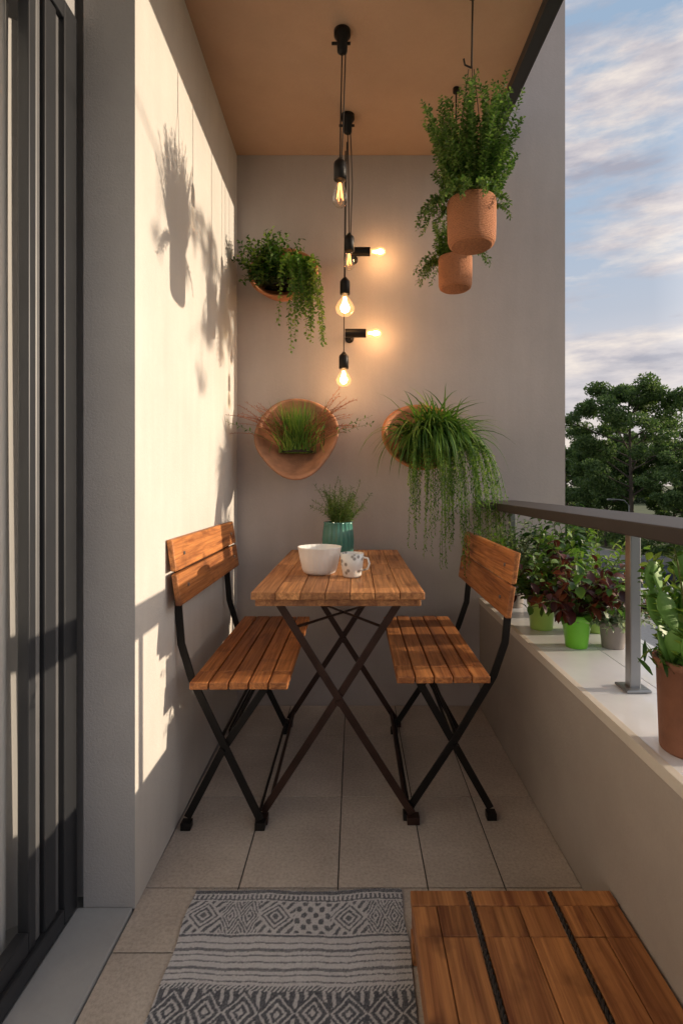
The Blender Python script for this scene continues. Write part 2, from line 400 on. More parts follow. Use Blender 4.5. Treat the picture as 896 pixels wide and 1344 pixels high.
m,nt,bs,o=newmat('teal_glass'); bs.inputs['Base Color'].default_value=(.085,.27,.22,1); bs.inputs['Roughness'].default_value=.15; bs.inputs['Transmission Weight'].default_value=.2
e=bpy.data.objects.new('potted_rosemary',None); COL.objects.link(e)
vc=Vector((-.074,2.42,.781))
b=MB(); b.lathe([(0,0),(.06,0),(.066,.006),(.069,.03),(.070,.07),(.066,.11),(.062,.14),(.065,.147),(.060,.147),(.057,.14),(.06,.02),(0,.012)],vc,120,0,rib=.03,ribn=20)
b.lathe([(0,.13),(.055,.13)],vc,24,1); b.obj('vase',[m,M_soil],0,e)
def sprig(b,base,d,length,nl,ll,lw,stemr=.0016,ms=0,ml=1,droop=.2,shape='blade',seg=2,spread=.9,curve=0.0,jit=.25,t0=.15,ldroop=.3):
    p=Vector(base); d=Vector(d).normalized(); pts=[p.copy()]; ns=8
    side=Vector((R.gauss(0,1),R.gauss(0,1),0))*jit
    dirs=[]
    for i in range(ns):
        d=(d+side/ns+Vector((0,0,-droop/ns))+Vector((R.gauss(0,.04),R.gauss(0,.04),R.gauss(0,.03)))).normalized(); p=p+d*length/ns
        if D-.3<p.y and p.y>D-.012: p.y=D-.012
        pts.append(p.copy()); dirs.append(d.copy())
    b.tube(pts,[stemr*(1-.6*i/ns) for i in range(ns+1)],5,ms,False)
    for k in range(nl):
        t=t0+(1-t0)*k/max(1,nl-1); i=min(ns-1,int(t*ns)); q=pts[i].lerp(pts[i+1],t*ns-i) if i<ns else pts[-1]
        dd=dirs[i]; a=k*2.4+R.uniform(-.4,.4)
        u=dd.orthogonal().normalized(); w=dd.cross(u)
        ld=(dd*(1-spread*.6)+ (u*math.cos(a)+w*math.sin(a))*spread).normalized()
        s=R.uniform(.7,1.15)*(1-.35*t)
        b.blade(q,ld,ll*s,lw*s,ldroop,seg,ml,shape)
b=MB()
for i in range(64):
    a=R.uniform(0,6.28); r=R.uniform(0,.04)
    sprig(b,vc+Vector((r*math.cos(a)+.008,r*math.sin(a),.13)),(math.cos(a)*R.uniform(.1,.8)+.06,math.sin(a)*R.uniform(.1,.7),1),R.uniform(.09,.22),34,.030,.0065)
b.obj('foliage',[M_stem,L_fine],0,e)

# ------------------------------------------------------------------ hanging pots
def hanging(name,x,y,zt,zb,rad,top,spr,nst,trail,ml=1):
    e=bpy.data.objects.new(name,None); COL.objects.link(e)
    h=zt-zb; b=MB()
    b.lathe([(0,zb),(rad*.78,zb),(rad*.92,zb+h*.05),(rad*.98,zb+h*.15),(rad,zb+h*.5),(rad,zt-.006),(rad*.99,zt),(rad*.9,zt),(rad*.9,zt-.02),(0,zt-.02)],(x,y,0),48)
    b.lathe([(0,zt-.018),(rad*.9,zt-.018)],(x,y,0),24,1)
    b.obj('pot',[M_woven,M_soil],0,e)
    b=MB(); hook=top+.03
    for k in range(3):
        a=k*2.094+.5; b.tube([(x+rad*.97*math.cos(a),y+rad*.97*math.sin(a),zt-.01),(x+.01*math.cos(a),y+.01*math.sin(a),hook)],.0014,5,0)
    b.tube([(x,y,hook),(x+.004,y,2.728)],.0032,6,0)
    b.tube([(x+.0,y,hook+.0),(x-.022,y,hook+.01),(x-.026,y,hook+.03)],.003,6,0)
    b.tube([(x+.004,y,2.715),(x+.004,y,2.7305)],.014,12,1)
    b.obj('hanger',[M_rope,M_black],0,e)
    b=MB()
    for i in range(nst):
        a=R.uniform(0,6.28); r=rad*.75*math.sqrt(R.random()); u=R.random()
        k=spr*(1-u*.75)
        L=(top-zt)*(.35+.68*u)*R.uniform(.85,1.0)
        sprig(b,(x+r*math.cos(a),y+r*math.sin(a),zt-.02),(math.cos(a)*k,math.sin(a)*k,1),L,int(30+L*150),.021,.0125,.0014,0,1,R.uniform(.0,.35),'leaf',2,.95,0,.15)
    for i in range(trail):
        a=R.uniform(2.4,4.2) if i%2 else R.uniform(0,6.28)
        sprig(b,(x+rad*.85*math.cos(a),y+rad*.85*math.sin(a),zt),(math.cos(a)*.6,math.sin(a)*.6,.5),R.uniform(.08,.17),28,.021,.013,.0014,0,1,2.6,'leaf',2,.95)
    b.obj('foliage',[M_stem,L_fine],0,e)
hanging('hanging_plant_pot',.388,1.77,2.035,1.885,.080,2.45,.46,170,24)
hanging('hanging_plant_pot',.415,2.2,2.03,1.90,.069,2.21,.5,60,14)

# ------------------------------------------------------------------ wall planters
def bowl(b,c,tilt,Rf,depth,mat=0,th=.012,nt_=10,seg=56):
    c=Vector(c); w=Vector((0,-math.cos(tilt),math.sin(tilt))); v=Vector((0,math.sin(tilt),math.cos(tilt))); u=Vector((1,0,0))
    def ring(scale,t,dp,off):
        out=[]
        for k in range(seg):
            a=2*math.pi*k/seg; r=(Rf(a)*scale)*t
            out.append(c+(u*math.cos(a)+v*math.sin(a))*r-w*(dp*(1-t**2.2)-off))
        return out
    vs=[]
    for i in range(nt_+1): vs+=ring(1,i/nt_,depth,0)
    vs+=ring(1.03,1,depth,.004); vs+=ring(1.0,1,depth,.009)
    Rm=Rf(0)
    for i in range(nt_,-1,-1): vs+=ring(1-th/Rm,i/nt_,depth-th,.004)
    n=len(vs)//seg
    b.add(vs,[(i*seg+k,i*seg+(k+1)%seg,(i+1)*seg+(k+1)%seg,(i+1)*seg+k) for i in range(n-1) for k in range(seg)],mat,True)
    return c,u,v,w
def wallplanter(name,c,tilt,Rf,depth,mat,down=.12,sr=.74,sq=1):
    e=bpy.data.objects.new(name,None); COL.objects.link(e)
    b=MB(); c,u,v,w=bowl(b,c,tilt,Rf,depth)
    r=Rf(0)*sr; sc=c-w*depth*.45-v*r*down
    b.lathe([(0,.012),(r*.6,.004),(r*.86,-.012)],sc,28,1,sq=sq)
    b.tube([(c.x,D-.001,c.z+Rf(1.57)*.6),(c.x,D-.03,c.z+Rf(1.57)*.6)],.006,8,2)
    b.obj('bowl',[mat,M_soil,M_black],0,e); return e,sc
e,sc=wallplanter('wall_planter',(-.338,D-.125,2.10),math.radians(27),lambda a:.160*(1+.02*math.sin(3*a+1)),.13,M_terra,.30,.66,.85)
b=MB()
for i in range(95):
    a=R.uniform(0,6.28); k=R.uniform(.1,.7)
    sprig(b,sc+Vector((R.uniform(-.10,.01),R.uniform(-.045,.03),.0)),(math.cos(a)*k-.1,-abs(math.sin(a))*k*.7-.12,1),R.uniform(.1,.25),22,.036,.022,.0018,0,1 if R.random()<.65 else 2,R.uniform(.0,.8),'leaf',2,.95)
for i in range(10):
    sprig(b,sc+Vector((R.uniform(-.12,-.03),R.uniform(-.07,-.03),.02)),(R.uniform(-.6,.0),-.5,.6),R.uniform(.08,.13),14,.032,.020,.0016,0,1,2.4,'leaf',2,.95)
b.obj('foliage',[M_stem,L_dark,L_lime],0,e)
b=MB()
for i in range(34):
    sprig(b,sc+Vector((R.uniform(.04,.115),R.uniform(-.08,-.03),.07)),(R.uniform(.0,.22),R.uniform(-.4,-.15),.35),R.uniform(.18,.58),58,.026,.020,.0014,0,1 if R.random()<.6 else 2,5.5,'leaf',2,.95,0,.04,.08)
b.obj('trailing_vine',[M_stem,L_green,L_lime],0,e)
def shield(a):
    r=.193
    s=math.sin(a)
    if s<0: r=r*(1+.24*(-s)**6)
    else: r=r*(1-.03*s)
    return r*(1+.015*math.sin(4*a))
e,sc=wallplanter('wall_planter',(-.272,D-.135,1.338),math.radians(25),shield,.115,M_terra2,.62,.52,.7)
b=MB()
for i in range(460):
    a=R.uniform(0,6.28); k=R.uniform(0,.75)
    b.blade(sc+Vector((R.gauss(0,.036),R.uniform(-.045,.03),-.015)),(math.cos(a)*k,-abs(math.sin(a))*k*.6-.12,1),R.uniform(.10,.27),.0058,R.uniform(.1,1.3),5,0 if R.random()<.7 else 2)
for i in range(44):
    s_=R.choice([-1,1])
    sprig(b,sc+Vector((R.gauss(0,.03),-.03,.0)),(s_*R.uniform(.5,1.1),-.25,1.2),R.uniform(.24,.37),30,.018,.0055,.0018,1,1,.9,'blade',2,.6,0,.2,.3)
for q in (1,1,-1):
    sprig(b,sc+Vector((.05*q,-.04,.0)),(q,-.3,.7),.34,14,.03,.013,.0012,2,2,.4,'leaf',2,.9,0,.1,.5)
b.obj('foliage',[L_lime,L_twig,L_green],0,e)
e,sc=wallplanter('wall_planter',(.315,D-.14,1.325),math.radians(30),lambda a:.182*(1+.02*math.sin(3*a)),.13,M_terra,.2,.7,.85)
b=MB()
for i in range(760):
    a=R.uniform(0,6.28); k=R.uniform(.2,1.2)
    b.blade(sc+Vector((R.gauss(.05,.05),R.uniform(-.08,.0),.0)),(math.cos(a)*k+.10,-abs(math.sin(a))*k*.6-.12,1.05),R.uniform(.16,.36),.0125,R.uniform(1.5,4.4),8,0 if R.random()<.65 else 1)
for i in range(95):
    x=R.uniform(-.08,.22)
    sprig(b,sc+Vector((x*.8+.02,-.08,.03)),(x*1.6,-.5,.55),R.uniform(.34,.84)*(.8+x),58,.021,.009,.0015,1,1 if R.random()<.6 else 0,5.8,'leaf',2,.6,0,.05)
b.obj('foliage',[L_green,L_lime],0,e)

# ------------------------------------------------------------------ ledge plants
ZL=.5315
def pot(b,x,y,r0,r1,h,mat,z=ZL):
    b.lathe([(0,0),(r0,0),(r0*1.02,.004),(r1*.96,h-.018),(r1*1.05,h-.016),(r1*1.06,h),(r1*.95,h),(r1*.9,h-.02),(0,h-.02)],(x,y,z),40,mat)
    b.lathe([(0,h-.018),(r1*.93,h-.018)],(x,y,z),24,mat+1)
def ledgeplant(name,x,y,r0,r1,h,potm,fn,leafs):
    e=bpy.data.objects.new(name,None); COL.objects.link(e)
    b=MB(); pot(b,x,y,r0,r1,h,0); b.obj('pot',[potm,M_soil],0,e)
    b=MB(); fn(b,Vector((x,y,ZL+h-.02))); b.obj('foliage',leafs,0,e)
def f_silver(b,c):
    for i in range(90):
        a=R.uniform(0,6.28); k=R.uniform(.1,.9)
        sprig(b,c+Vector((R.gauss(0,.02),R.gauss(0,.02),0)),(math.cos(a)*k,math.sin(a)*k,1),R.uniform(.1,.33),22,.036,.018,.0018,0,1 if R.random()<.7 else 2,.5,'leaf',2,.9)
ledgeplant('potted_shrub',.735,2.48,.045,.055,.15,M_grey_pot,f_silver,[M_stem,L_silver,L_green])
def f_lime(b,c):
    for i in range(54):
        a=R.uniform(0,6.28); k=R.uniform(.1,1.0)
        sprig(b,c+Vector((R.gauss(0,.02),R.gauss(0,.02),0)),(math.cos(a)*k,math.sin(a)*k,1),R.uniform(.12,.35),16,.042,.026,.002,0,1,.6,'leaf',3,.9)
ledgeplant('potted_herb',.735,2.10,.042,.052,.11,M_green_pot2,f_lime,[M_stem,L_green])
ledgeplant('potted_herb',.93,2.06,.042,.052,.11,M_green_pot2,f_lime,[M_stem,L_lime])
def f_tall(b,c):
    for i in range(26):
        a=R.uniform(0,6.28); k=R.uniform(.1,.6)
        sprig(b,c+Vector((R.gauss(0,.02),R.gauss(0,.02),0)),(math.cos(a)*k,math.sin(a)*k,1),R.uniform(.2,.38),15,.065,.034,.0025,0,1,.5,'leaf',4,.9,0,.2,.3,.8)
ledgeplant('potted_laurel',.90,2.32,.05,.06,.13,M_grey_pot,f_tall,[M_stem,L_dark])
def f_coleus(b,c):
    for i in range(48):
        a=R.uniform(0,6.28); k=R.uniform(.2,1.2)
        sprig(b,c,(math.cos(a)*k,math.sin(a)*k,1),R.uniform(.1,.32),10,.064,.038,.0025,0,1 if R.random()<.7 else 2,.9,'leaf',4,.9,0,.2,.25,1.0)
ledgeplant('potted_coleus',.775,1.865,.036,.05,.115,M_green_pot,f_coleus,[M_stem,L_red,L_green])
def f_white(b,c):
    for i in range(54):
        a=R.uniform(0,6.28); k=R.uniform(.2,1.3)
        sprig(b,c,(math.cos(a)*k,math.sin(a)*k,1),R.uniform(.08,.22),12,.032,.018,.002,0,1,1.0,'leaf',2,.9)
ledgeplant('potted_dusty_miller',.90,1.86,.036,.045,.09,M_grey_pot,f_white,[M_stem,L_silver])
def pad(b,base,d,L,wd,mat):
    d=Vector(d).normalized(); u=Vector((1,0,0)); u=(u-d*u.dot(d)).normalized(); u=Quaternion(d,R.uniform(-.8,.8))@u; n=d.cross(u)
    vs=[];seg=14;nr=10
    for i in range(nr+1):
        t=i/nr; r=math.sin(math.pi*(t*.94+.05))**.65*wd/2*(.7+.5*t if t<.7 else 1.05)
        if i==nr: r=.001
        for k in range(seg):
            a=2*math.pi*k/seg; vs.append(Vector(base)+d*L*t+u*r*math.cos(a)+n*r*.22*math.sin(a))
    b.add(vs,[(i*seg+k,i*seg+(k+1)%seg,(i+1)*seg+(k+1)%seg,(i+1)*seg+k) for i in range(nr) for k in range(seg)],mat,True)
    for k in range(12):
        t=R.uniform(.2,.95); s=R.choice((-1,1)); q=Vector(base)+d*L*t+u*s*math.sin(math.pi*t)**.6*wd*.45
        b.blade(q,(u*s+d*.6),R.uniform(.012,.03),.012,.2,2,4,'leaf')
    return Vector(base)+d*L*.95
def f_cact(b,c):
    for i in range(10):
        a=i*.63+R.uniform(-.3,.3); k=R.uniform(.05,.42)
        p=c+Vector((.03*math.cos(a),.03*math.sin(a),-.01)); d=Vector((math.cos(a)*k,math.sin(a)*k,1)); L=R.uniform(.10,.13)
        for j in range(R.choice((2,3,3))):
            p=pad(b,p,d,L,L*.58,3); d=(d+Vector((R.uniform(-.4,.4),R.uniform(-.4,.4),.3))).normalized(); L*=.82
    for i in range(9):
        a=R.uniform(0,6.28); k=R.uniform(.1,.6)
        sprig(b,c+Vector((R.gauss(0,.02),R.gauss(0,.02),0)),(math.cos(a)*k,math.sin(a)*k,1),R.uniform(.14,.27),11,.042,.030,.004,0,1,.35,'leaf',4,.85,0,.3,.1,.2)
    for i in range(300):
        a=R.uniform(0,6.28); k=R.uniform(.3,1.3)
        b.blade(c+Vector((R.gauss(0,.035),R.gauss(0,.035),0)),(math.cos(a)*k,math.sin(a)*k,1),R.uniform(.02,.06),.010,.5,3,2,'leaf')
ledgeplant('potted_cactus',.722,1.14,.062,.072,.195,M_brown_pot,f_cact,[M_stem,L_lime,L_dark,M_pad,L_lime])

# ------------------------------------------------------------------ lamps
M_bulb=clearglass('bulb_glass',(1,.97,.92),.06)
M_bulb_on=clearglass('lit_bulb_glass',(1,.93,.8),.04,((1,.55,.22),.4))
M_fil=emit('filament_dim',(1,.42,.12),5)
M_fil_on=emit('filament_bright',(1,.62,.30),24)
def bulb(b,base,rot,lit,r=.028,L=.085):
    prof=[(.012,0),(.013,-.012),(r*.75,-L*.38),(r,-L*.62),(r*.86,-L*.84),(r*.45,-L*.97),(0.0005,-L)]
    b.lathe(prof,base,24,2,rot=rot)
    c=Vector(base)
    for k in range(4):
        a=k*1.5708+.4; 
        pts=[c+(rot@Vector((.004*math.cos(a),.004*math.sin(a),-.012))),c+(rot@Vector((r*.42*math.cos(a),r*.42*math.sin(a),-L*.72))),c+(rot@Vector((.003*math.cos(a+.8),.003*math.sin(a+.8),-L*.3)))]
        b.tube(pts,.0012 if not lit else .0022,5,3)
    if lit:
        b.lathe([(0.0005,-L*.36),(r*.42,-L*.5),(r*.5,-L*.63),(r*.36,-L*.78),(0.0005,-L*.86)],base,14,3,rot=rot)
I3=Matrix.Identity(3)
def pt(name,loc,e,r=.02):
    l=bpy.data.lights.new(name,'POINT'); l.energy=e; l.color=(1,.54,.24); l.shadow_soft_size=r
    o=bpy.data.objects.new(name,l); o.location=loc; COL.objects.link(o); return o
def pendant(name,x,y,zsock,lit,rose=True,ztop=2.73,r=.028,L=.09,xt=None,energy=0):
    xt=x if xt is None else xt
    b=MB()
    if rose:
        b.lathe([(0,ztop-.001),(.03,ztop-.001),(.03,ztop-.018),(.02,ztop-.03),(.018,ztop-.075),(.006,ztop-.085),(0,ztop-.085)],(xt,y,0),24,0)
        b.tube([(xt-.038,y,ztop-.045),(xt+.03,y,ztop-.045)],.0055,8,0)
    b.tube([(xt,y,ztop-.07),(x+(xt-x)*.4,y,(ztop+zsock)/2),(x,y,zsock+.06)],.0028,6,1)
    if rose: b.tube([(xt+.012,y,ztop-.07),(x+.014,y,(ztop+zsock)/2),(x+.006,y,zsock+.07)],.0025,6,1)
    b.lathe([(0,.078),(.006,.078),(.012,.07),(.020,.062),(.0225,.055),(.0225,.0),(.017,-.002),(0,-.002)],(x,y,zsock),24,0)
    bulb(b,(x,y,zsock),I3,lit,r,L)
    o=b.obj(name,[M_black,M_rope,M_bulb_on if lit else M_bulb,M_fil_on if lit else M_fil])
    if energy:
        p=pt('bulb_light',(x,y,zsock-L*.55),energy); p.parent=o
    return o
pendant('pendant_lamp',-.052,1.92,2.195,False,xt=-.044,r=.029,L=.10)
pendant('pendant_lamp',-.023,2.36,2.13,False,xt=-.030,r=.025,L=.085)
pendant('pendant_lamp',-.043,2.42,1.96,True,rose=False,ztop=2.72,xt=-.034,r=.044,L=.10,energy=3.4)
pendant('pendant_lamp',-.050,2.50,1.64,True,rose=False,ztop=2.73,xt=-.042,r=.036,L=.085,energy=3.0)
def walllamp(name,x,z,energy):
    b=MB(); y=D-.10
    b.tube([(x-.01,D-.001,z),(x-.01,y,z)],.007,8,0); b.lathe([(0,0),(.022,0),(.022,.008),(0,.008)],(x-.01,D-.0015,z),20,0,rot=Matrix.Rotation(math.radians(90),3,'X'))
    b.tube([(x-.03,y,z),(x+.07,y,z)],.021,20,0)
    rot=Matrix.Rotation(math.radians(-90),3,'Y')
    bulb(b,(x+.07,y,z),rot,True,.022,.075)
    o=b.obj(name,[M_black,M_rope,M_bulb_on,M_fil_on]); p=pt('bulb_light',(x+.12,y,z),energy); p.parent=o; return o
walllamp('wall_lamp',.005,2.21,1.7)
walllamp('wall_lamp',-.015,1.82,1.7)

# ------------------------------------------------------------------ rug
rx0,rx1,ry0,ry1=-.425,.128,.55,1.437
cs=.002; nx=int((rx1-rx0)/cs); ny=int((ry1-ry0)/cs)
I,J=np.meshgrid(np.arange(nx+1),np.arange(ny+1)); Xg=rx0+I*(rx1-rx0)/nx; Yg=ry0+J*(ry1-ry0)/ny
rng=np.random.default_rng(3)
edge=.0025*np.sin(Yg*17)+.0015*np.sin(Yg*41)
Zg=.005+.0018*np.sin(Xg*23+Yg*9)+.0018*np.sin(Yg*31+Xg*5)+.0006*((I+J)%2)+rng.normal(0,.0004,I.shape)
jx=.0012*np.sin(Yg*140+Xg*33)+rng.normal(0,.0006,Xg.shape); jy=.0012*np.sin(Xg*47)+.0006*np.sin(Xg*131)+rng.normal(0,.0005,Xg.shape)
T=ry1-Yg+jy; uq=(Xg-rx0)+jx
Dk=np.zeros_like(Xg)
tri=lambda a:np.abs((a%1)-.5)*2
def band(a,c): return (T>=a)&(T<c)
Tm=T
def setb(mask,val):
    Dk[mask]=np.asarray(val)[mask] if hasattr(val,'shape') else val
for base in (0,.40):
    B=lambda a,c: band(base+a,base+c)
    setb(B(0,.012),.9)
    setb(B(.012,.016),.0)
    setb(B(.016,.030),(tri(uq/.012)>.5).astype(float)*.9)
    setb(B(.030,.034),.9); setb(B(.034,.038),0.)
    d1=tri(uq/.092); d2=np.abs((Tm-base-.088)/.05)
    dm=d1+d2
    pat=((dm<.22)|((dm>.38)&(dm<.55))|((dm>.72)&(dm<.85))|((dm>1.05)&(tri(uq/.023+Tm/.03)>.55)))
    pat2=((tri(uq/.046)+np.abs((Tm-base-.088)/.05))%.36<.17)
    pat3=(tri(uq/.03+Tm/.04)*tri(uq/.03-Tm/.04)>.28)
    selk=((uq/.092).astype(int)%4)
    setb(B(.038,.140),np.where(selk==1,pat2,np.where(selk==3,pat3,pat))*.85+.05)
    setb(B(.140,.144),0.); setb(B(.144,.150),.9); setb(B(.150,.165),.04)
    for k in range(7):
        a=.165+k*.016; setb(B(a,a+(.0075 if k%3==1 else .0035)),.8)
    setb(B(.272,.285),(tri(uq/.010+Tm/.012)>.5)*.9)
    d3=tri(uq/.075)+np.abs((Tm-base-.335)/.045)
    setb(B(.285,.39),1-(((d3<.2)|((d3>.4)&(d3<.58))|((d3>.85)&(d3<1.0))|((d3>1.2)&(tri(uq/.02)>.6)))*.85))
Dk=np.clip(Dk*.92+.03+rng.normal(0,.12,Dk.shape),0,1)
wv=.84+.16*((I+J)%2)
colr=np.stack([(.62*(1-Dk)+.075*Dk)*wv,(.60*(1-Dk)+.082*Dk)*wv,(.60*(1-Dk)+.10*Dk)*wv,np.ones_like(Dk)],-1)
me=bpy.data.meshes.new('woven_rug')
vv=np.stack([Xg+edge,Yg+.003*np.sin(Xg*14),Zg],-1).reshape(-1,3)
idx=(np.arange(ny)[:,None]*(nx+1)+np.arange(nx)[None,:]).reshape(-1)
ff=np.stack([idx,idx+1,idx+nx+2,idx+nx+1],-1)
me.from_pydata(vv.tolist(),[],ff.tolist()); me.update()
ca=me.color_attributes.new('weave','FLOAT_COLOR','POINT'); ca.data.foreach_set('color',colr.reshape(-1).astype(np.float32))
m,nt,bs,o=newmat('rug_wool'); at=nt.nodes.new('ShaderNodeAttribute'); at.attribute_name='weave'; nt.links.new(at.outputs['Color'],bs.inputs['Base Color']); bs.inputs['Roughness'].default_value=.95
v=coords(nt); n2=noise(nt,v,350,3); bump(nt,n2,.8,.003,bs)
me.materials.append(m); ro=bpy.data.objects.new('woven_rug',me); COL.objects.link(ro)
b=MB()
for i in range(110):
    x=rx0+(rx1-rx0)*(i+.5)/110; l=R.uniform(.006,.014)
    b.tube([(x,ry1-.002,.005),(x+R.uniform(-.003,.003),ry1+l,.002)],.0011,5,0)
fr=b.obj('fringe',[plain('fringe_wool',(.42,.40,.38),.95)]); fr.parent=ro

# ------------------------------------------------------------------ wooden platform
e=bpy.data.objects.new('low_wooden_bench',None); COL.objects.link(e)
b=MB(); zt=.12; zb_=.095; yfar=1.285
cols=[(.134,.268),(.280,.462),(.474,.614)]
for (a,c) in cols: b.box(a,c,yfar-.045,yfar,zb_,zt+.0005)
for ci,(a,c) in enumerate(cols):
    k=2; fr_=[0,(.42,.55,.5)[ci],1]
    for q in range(k):
        y=yfar-.0465; lens=[.085,.9]
        for L in lens:
            b.box(a+(c-a)*fr_[q]+.001,a+(c-a)*fr_[q+1]-.001,y-L+.0015,y,zb_,zt+R.uniform(-.0012,.0012)); y-=L
b.obj('planks',[M_wood_p],.002,e)
b=MB()
for xx in (.15,.37,.59):
    b.box(xx-.015,xx+.015,.3,yfar-.02,.055,.0945)
for xx in (.15,.59):
    for y in (yfar-.05,.8,.35): b.box(xx-.018,xx+.018,y-.02,y+.02,.0005,.0545)
b.obj('bearers',[M_wood_p],.002,e)
b=MB()
for xx in (.274,.468):
    for ph in (0,math.pi):
        pts=[(xx+.0028*math.cos(t*.9+ph),yfar-.004-t*.0045,.1185+.0028*math.sin(t*.9+ph)) for t in range(0,190)]
        b.tube(pts,.0034,6,0)
b.obj('rope_inlay',[M_rope],0,e)

# ------------------------------------------------------------------ outdoors
GZ=-5.0
m,nt,bs,o=newmat('grass_ground'); v=coords(nt); n=noise(nt,v,.4,5); n2=noise(nt,v,6,4)
col=ramp(nt,n,[(.3,(.055,.08,.025)),(.7,(.10,.12,.045))]); col=mixc(nt,col,ramp(nt,n2,[(.3,(.6,.6,.6)),(.7,(1.1,1.1,1.1))]),.8,'MULTIPLY'); nt.links.new(col,bs.inputs['Base Color']); bs.inputs['Roughness'].default_value=1
b=MB(); b.add([(-1500,-1500,GZ),(1500,-1500,GZ),(1500,1500,GZ),(-1500,1500,GZ)],[(0,1,2,3)]); b.obj('ground',[m])
M_asph=plain('asphalt',(.07,.07,.075),.85,0,.6,40,.2); M_pave=plain('paving',(.32,.31,.29),.85,0,.4,30,.12); M_paint=plain('road_paint',(.7,.7,.68),.6); M_kerb=plain('kerb_stone',(.36,.35,.33),.8)
b=MB(); b.box(13.2,20.8,-200,300,GZ+.004,GZ+.03); b.obj('road',[M_asph])
b=MB()
y=-100
while y<200:
    b.box(16.93,17.07,y,y+3,GZ+.031,GZ+.035); y+=7
b.box(13.5,13.62,-200,300,GZ+.031,GZ+.035); b.box(20.38,20.5,-200,300,GZ+.031,GZ+.035); b.obj('road_markings',[M_paint])
b=MB(); b.box(10.2,13.05,-200,300,GZ+.004,GZ+.145); b.box(20.95,23.2,-200,300,GZ+.004,GZ+.145); b.obj('pavement',[M_pave])
b=MB(); b.box(13.051,13.199,-200,300,GZ+.004,GZ+.16); b.box(20.801,20.949,-200,300,GZ+.004,GZ+.16); b.obj('kerb',[M_kerb])

def leaf_cloud(cs_,rs,n,size,seed):
    g=np.random.default_rng(seed); cs_=np.array(cs_); rs=np.array(rs)
    pr=rs**2/np.sum(rs**2); k=g.choice(len(cs_),n,p=pr)
    d=g.normal(0,1,(n,3)); d/=np.linalg.norm(d,axis=1)[:,None]; rad=g.random(n)**.45
    p=cs_[k]+d*rad[:,None]*rs[k][:,None]*np.array([1,1,.72])
    u=g.normal(0,1,(n,3)); u/=np.linalg.norm(u,axis=1)[:,None]; w=np.cross(u,g.normal(0,1,(n,3))); w/=np.linalg.norm(w,axis=1)[:,None]
    s=(size*g.uniform(.55,1.3,n))[:,None]
    v=np.stack([p-u*s,p+w*s*.45,p+u*s,p-w*s*.45],1).reshape(-1,3)
    f=np.arange(n*4).reshape(-1,4); return v.tolist(),[tuple(r) for r in f.tolist()]
def treemesh(H,seed,nleaf,lsize,crown0=.28,spread=.32):
    g=random.Random(seed); b=MB(); cs_=[];rs=[]
    tr=[(0,0,0)]; x=y=0
    for i in range(1,9):
        x+=g.uniform(-.12,.12); y+=g.uniform(-.12,.12); tr.append((x,y,H*.92*i/8))
    b.tube(tr,[H*.016*(1-.85*i/8) for i in range(9)],9,0)
    for k in range(26):
        t=crown0+(.95-crown0)*k/25; zi=t*8; i=min(7,int(zi)); p=Vector(tr[i]).lerp(Vector(tr[i+1]),zi-i)
        a=k*2.4+g.uniform(-.4,.4); L=H*spread*(math.sin(math.pi*min(1,(t-crown0)/(1-crown0)*.8+.18)))*g.uniform(.65,1.15)
        d=Vector((math.cos(a),math.sin(a),g.uniform(.25,.8))); q=p+d*L*.5; q2=p+d*L+Vector((0,0,g.uniform(-.2,.4)))
        b.tube([p,q,q2],[H*.005,H*.003,H*.001],6,0)
        for s_ in range(3):
            aa=a+g.uniform(-1.1,1.1); q3=q.lerp(q2,s_/3)+Vector((math.cos(aa),math.sin(aa),g.uniform(.1,.7)))*L*.35
            b.tube([q.lerp(q2,s_/3),q3],[H*.002,H*.001],5,0); cs_.append(tuple(q3)); rs.append(H*g.uniform(.035,.07))
        cs_.append(tuple(q2)); rs.append(H*g.uniform(.045,.08))
        if k%2: cs_.append(tuple(q)); rs.append(H*.06)
    v,f=leaf_cloud(cs_,rs,nleaf,lsize,seed); b.add(v,f,1,False)
    return b
tm=[]
for i,(H,nl) in enumerate(((15.5,42000),(11,26000),(8.5,24000))):
    b=treemesh(H,11+i,nl,.15,.22 if i else .3,.34 if i else .30); tm.append(b)
def plant_tree(k,x,y,sc=1,rz=0,cache={}):
    if k not in cache:
        o=tm[k].obj('broadleaf_tree',[M_bark,L_tree]); cache[k]=o.data
    else:
        o=bpy.data.objects.new('broadleaf_tree',cache[k]); COL.objects.link(o)
    o.location=(x,y,GZ); o.rotation_euler=(0,0,rz); o.scale=(sc,)*3
plant_tree(0,23.8,46,1.0,.5)
plant_tree(1,24.5,52,.95,1.2)
plant_tree(1,24.6,38.5,.78,2.5)
plant_tree(2,28.5,42,1.05,.3)
plant_tree(1,30,50,1.0,4.1)
plant_tree(2,26,57,1.2,3)
plant_tree(2,25.5,64,1.3,5)
plant_tree(1,34,44,.9,2)
plant_tree(2,25,30.5,.75,1)
plant_tree(1,33,34,.8,3.3)
plant_tree(1,38,20,.7,.7)
plant_tree(2,38,56,1.25,2.2)
plant_tree(0,31,62,.8,2.2)
g=np.random.default_rng(5); cs_=[];rs=[]
for k in range(150):
    cs_.append((24.6+g.uniform(-.5,.8),10+k*.42,GZ+g.uniform(.4,1.9))); rs.append(g.uniform(.6,1.0))
v,f=leaf_cloud(cs_,rs,26000,.16,9); b=MB(); b.add(v,f,0); b.obj('hedge',[L_tree])
cs_=[];rs=[]
for k in range(260):
    t=g.random(); x=20+t*330; y=190-t*130+g.uniform(-15,15); h=g.uniform(4,9)+3*math.sin(x*.05)
    cs_.append((x,y,GZ+h*g.random())); rs.append(g.uniform(3,5.5))
v,f=leaf_cloud(cs_,rs,42000,.75,10); b=MB(); b.add(v,f,0); b.obj('distant_tree_line',[L_distant])

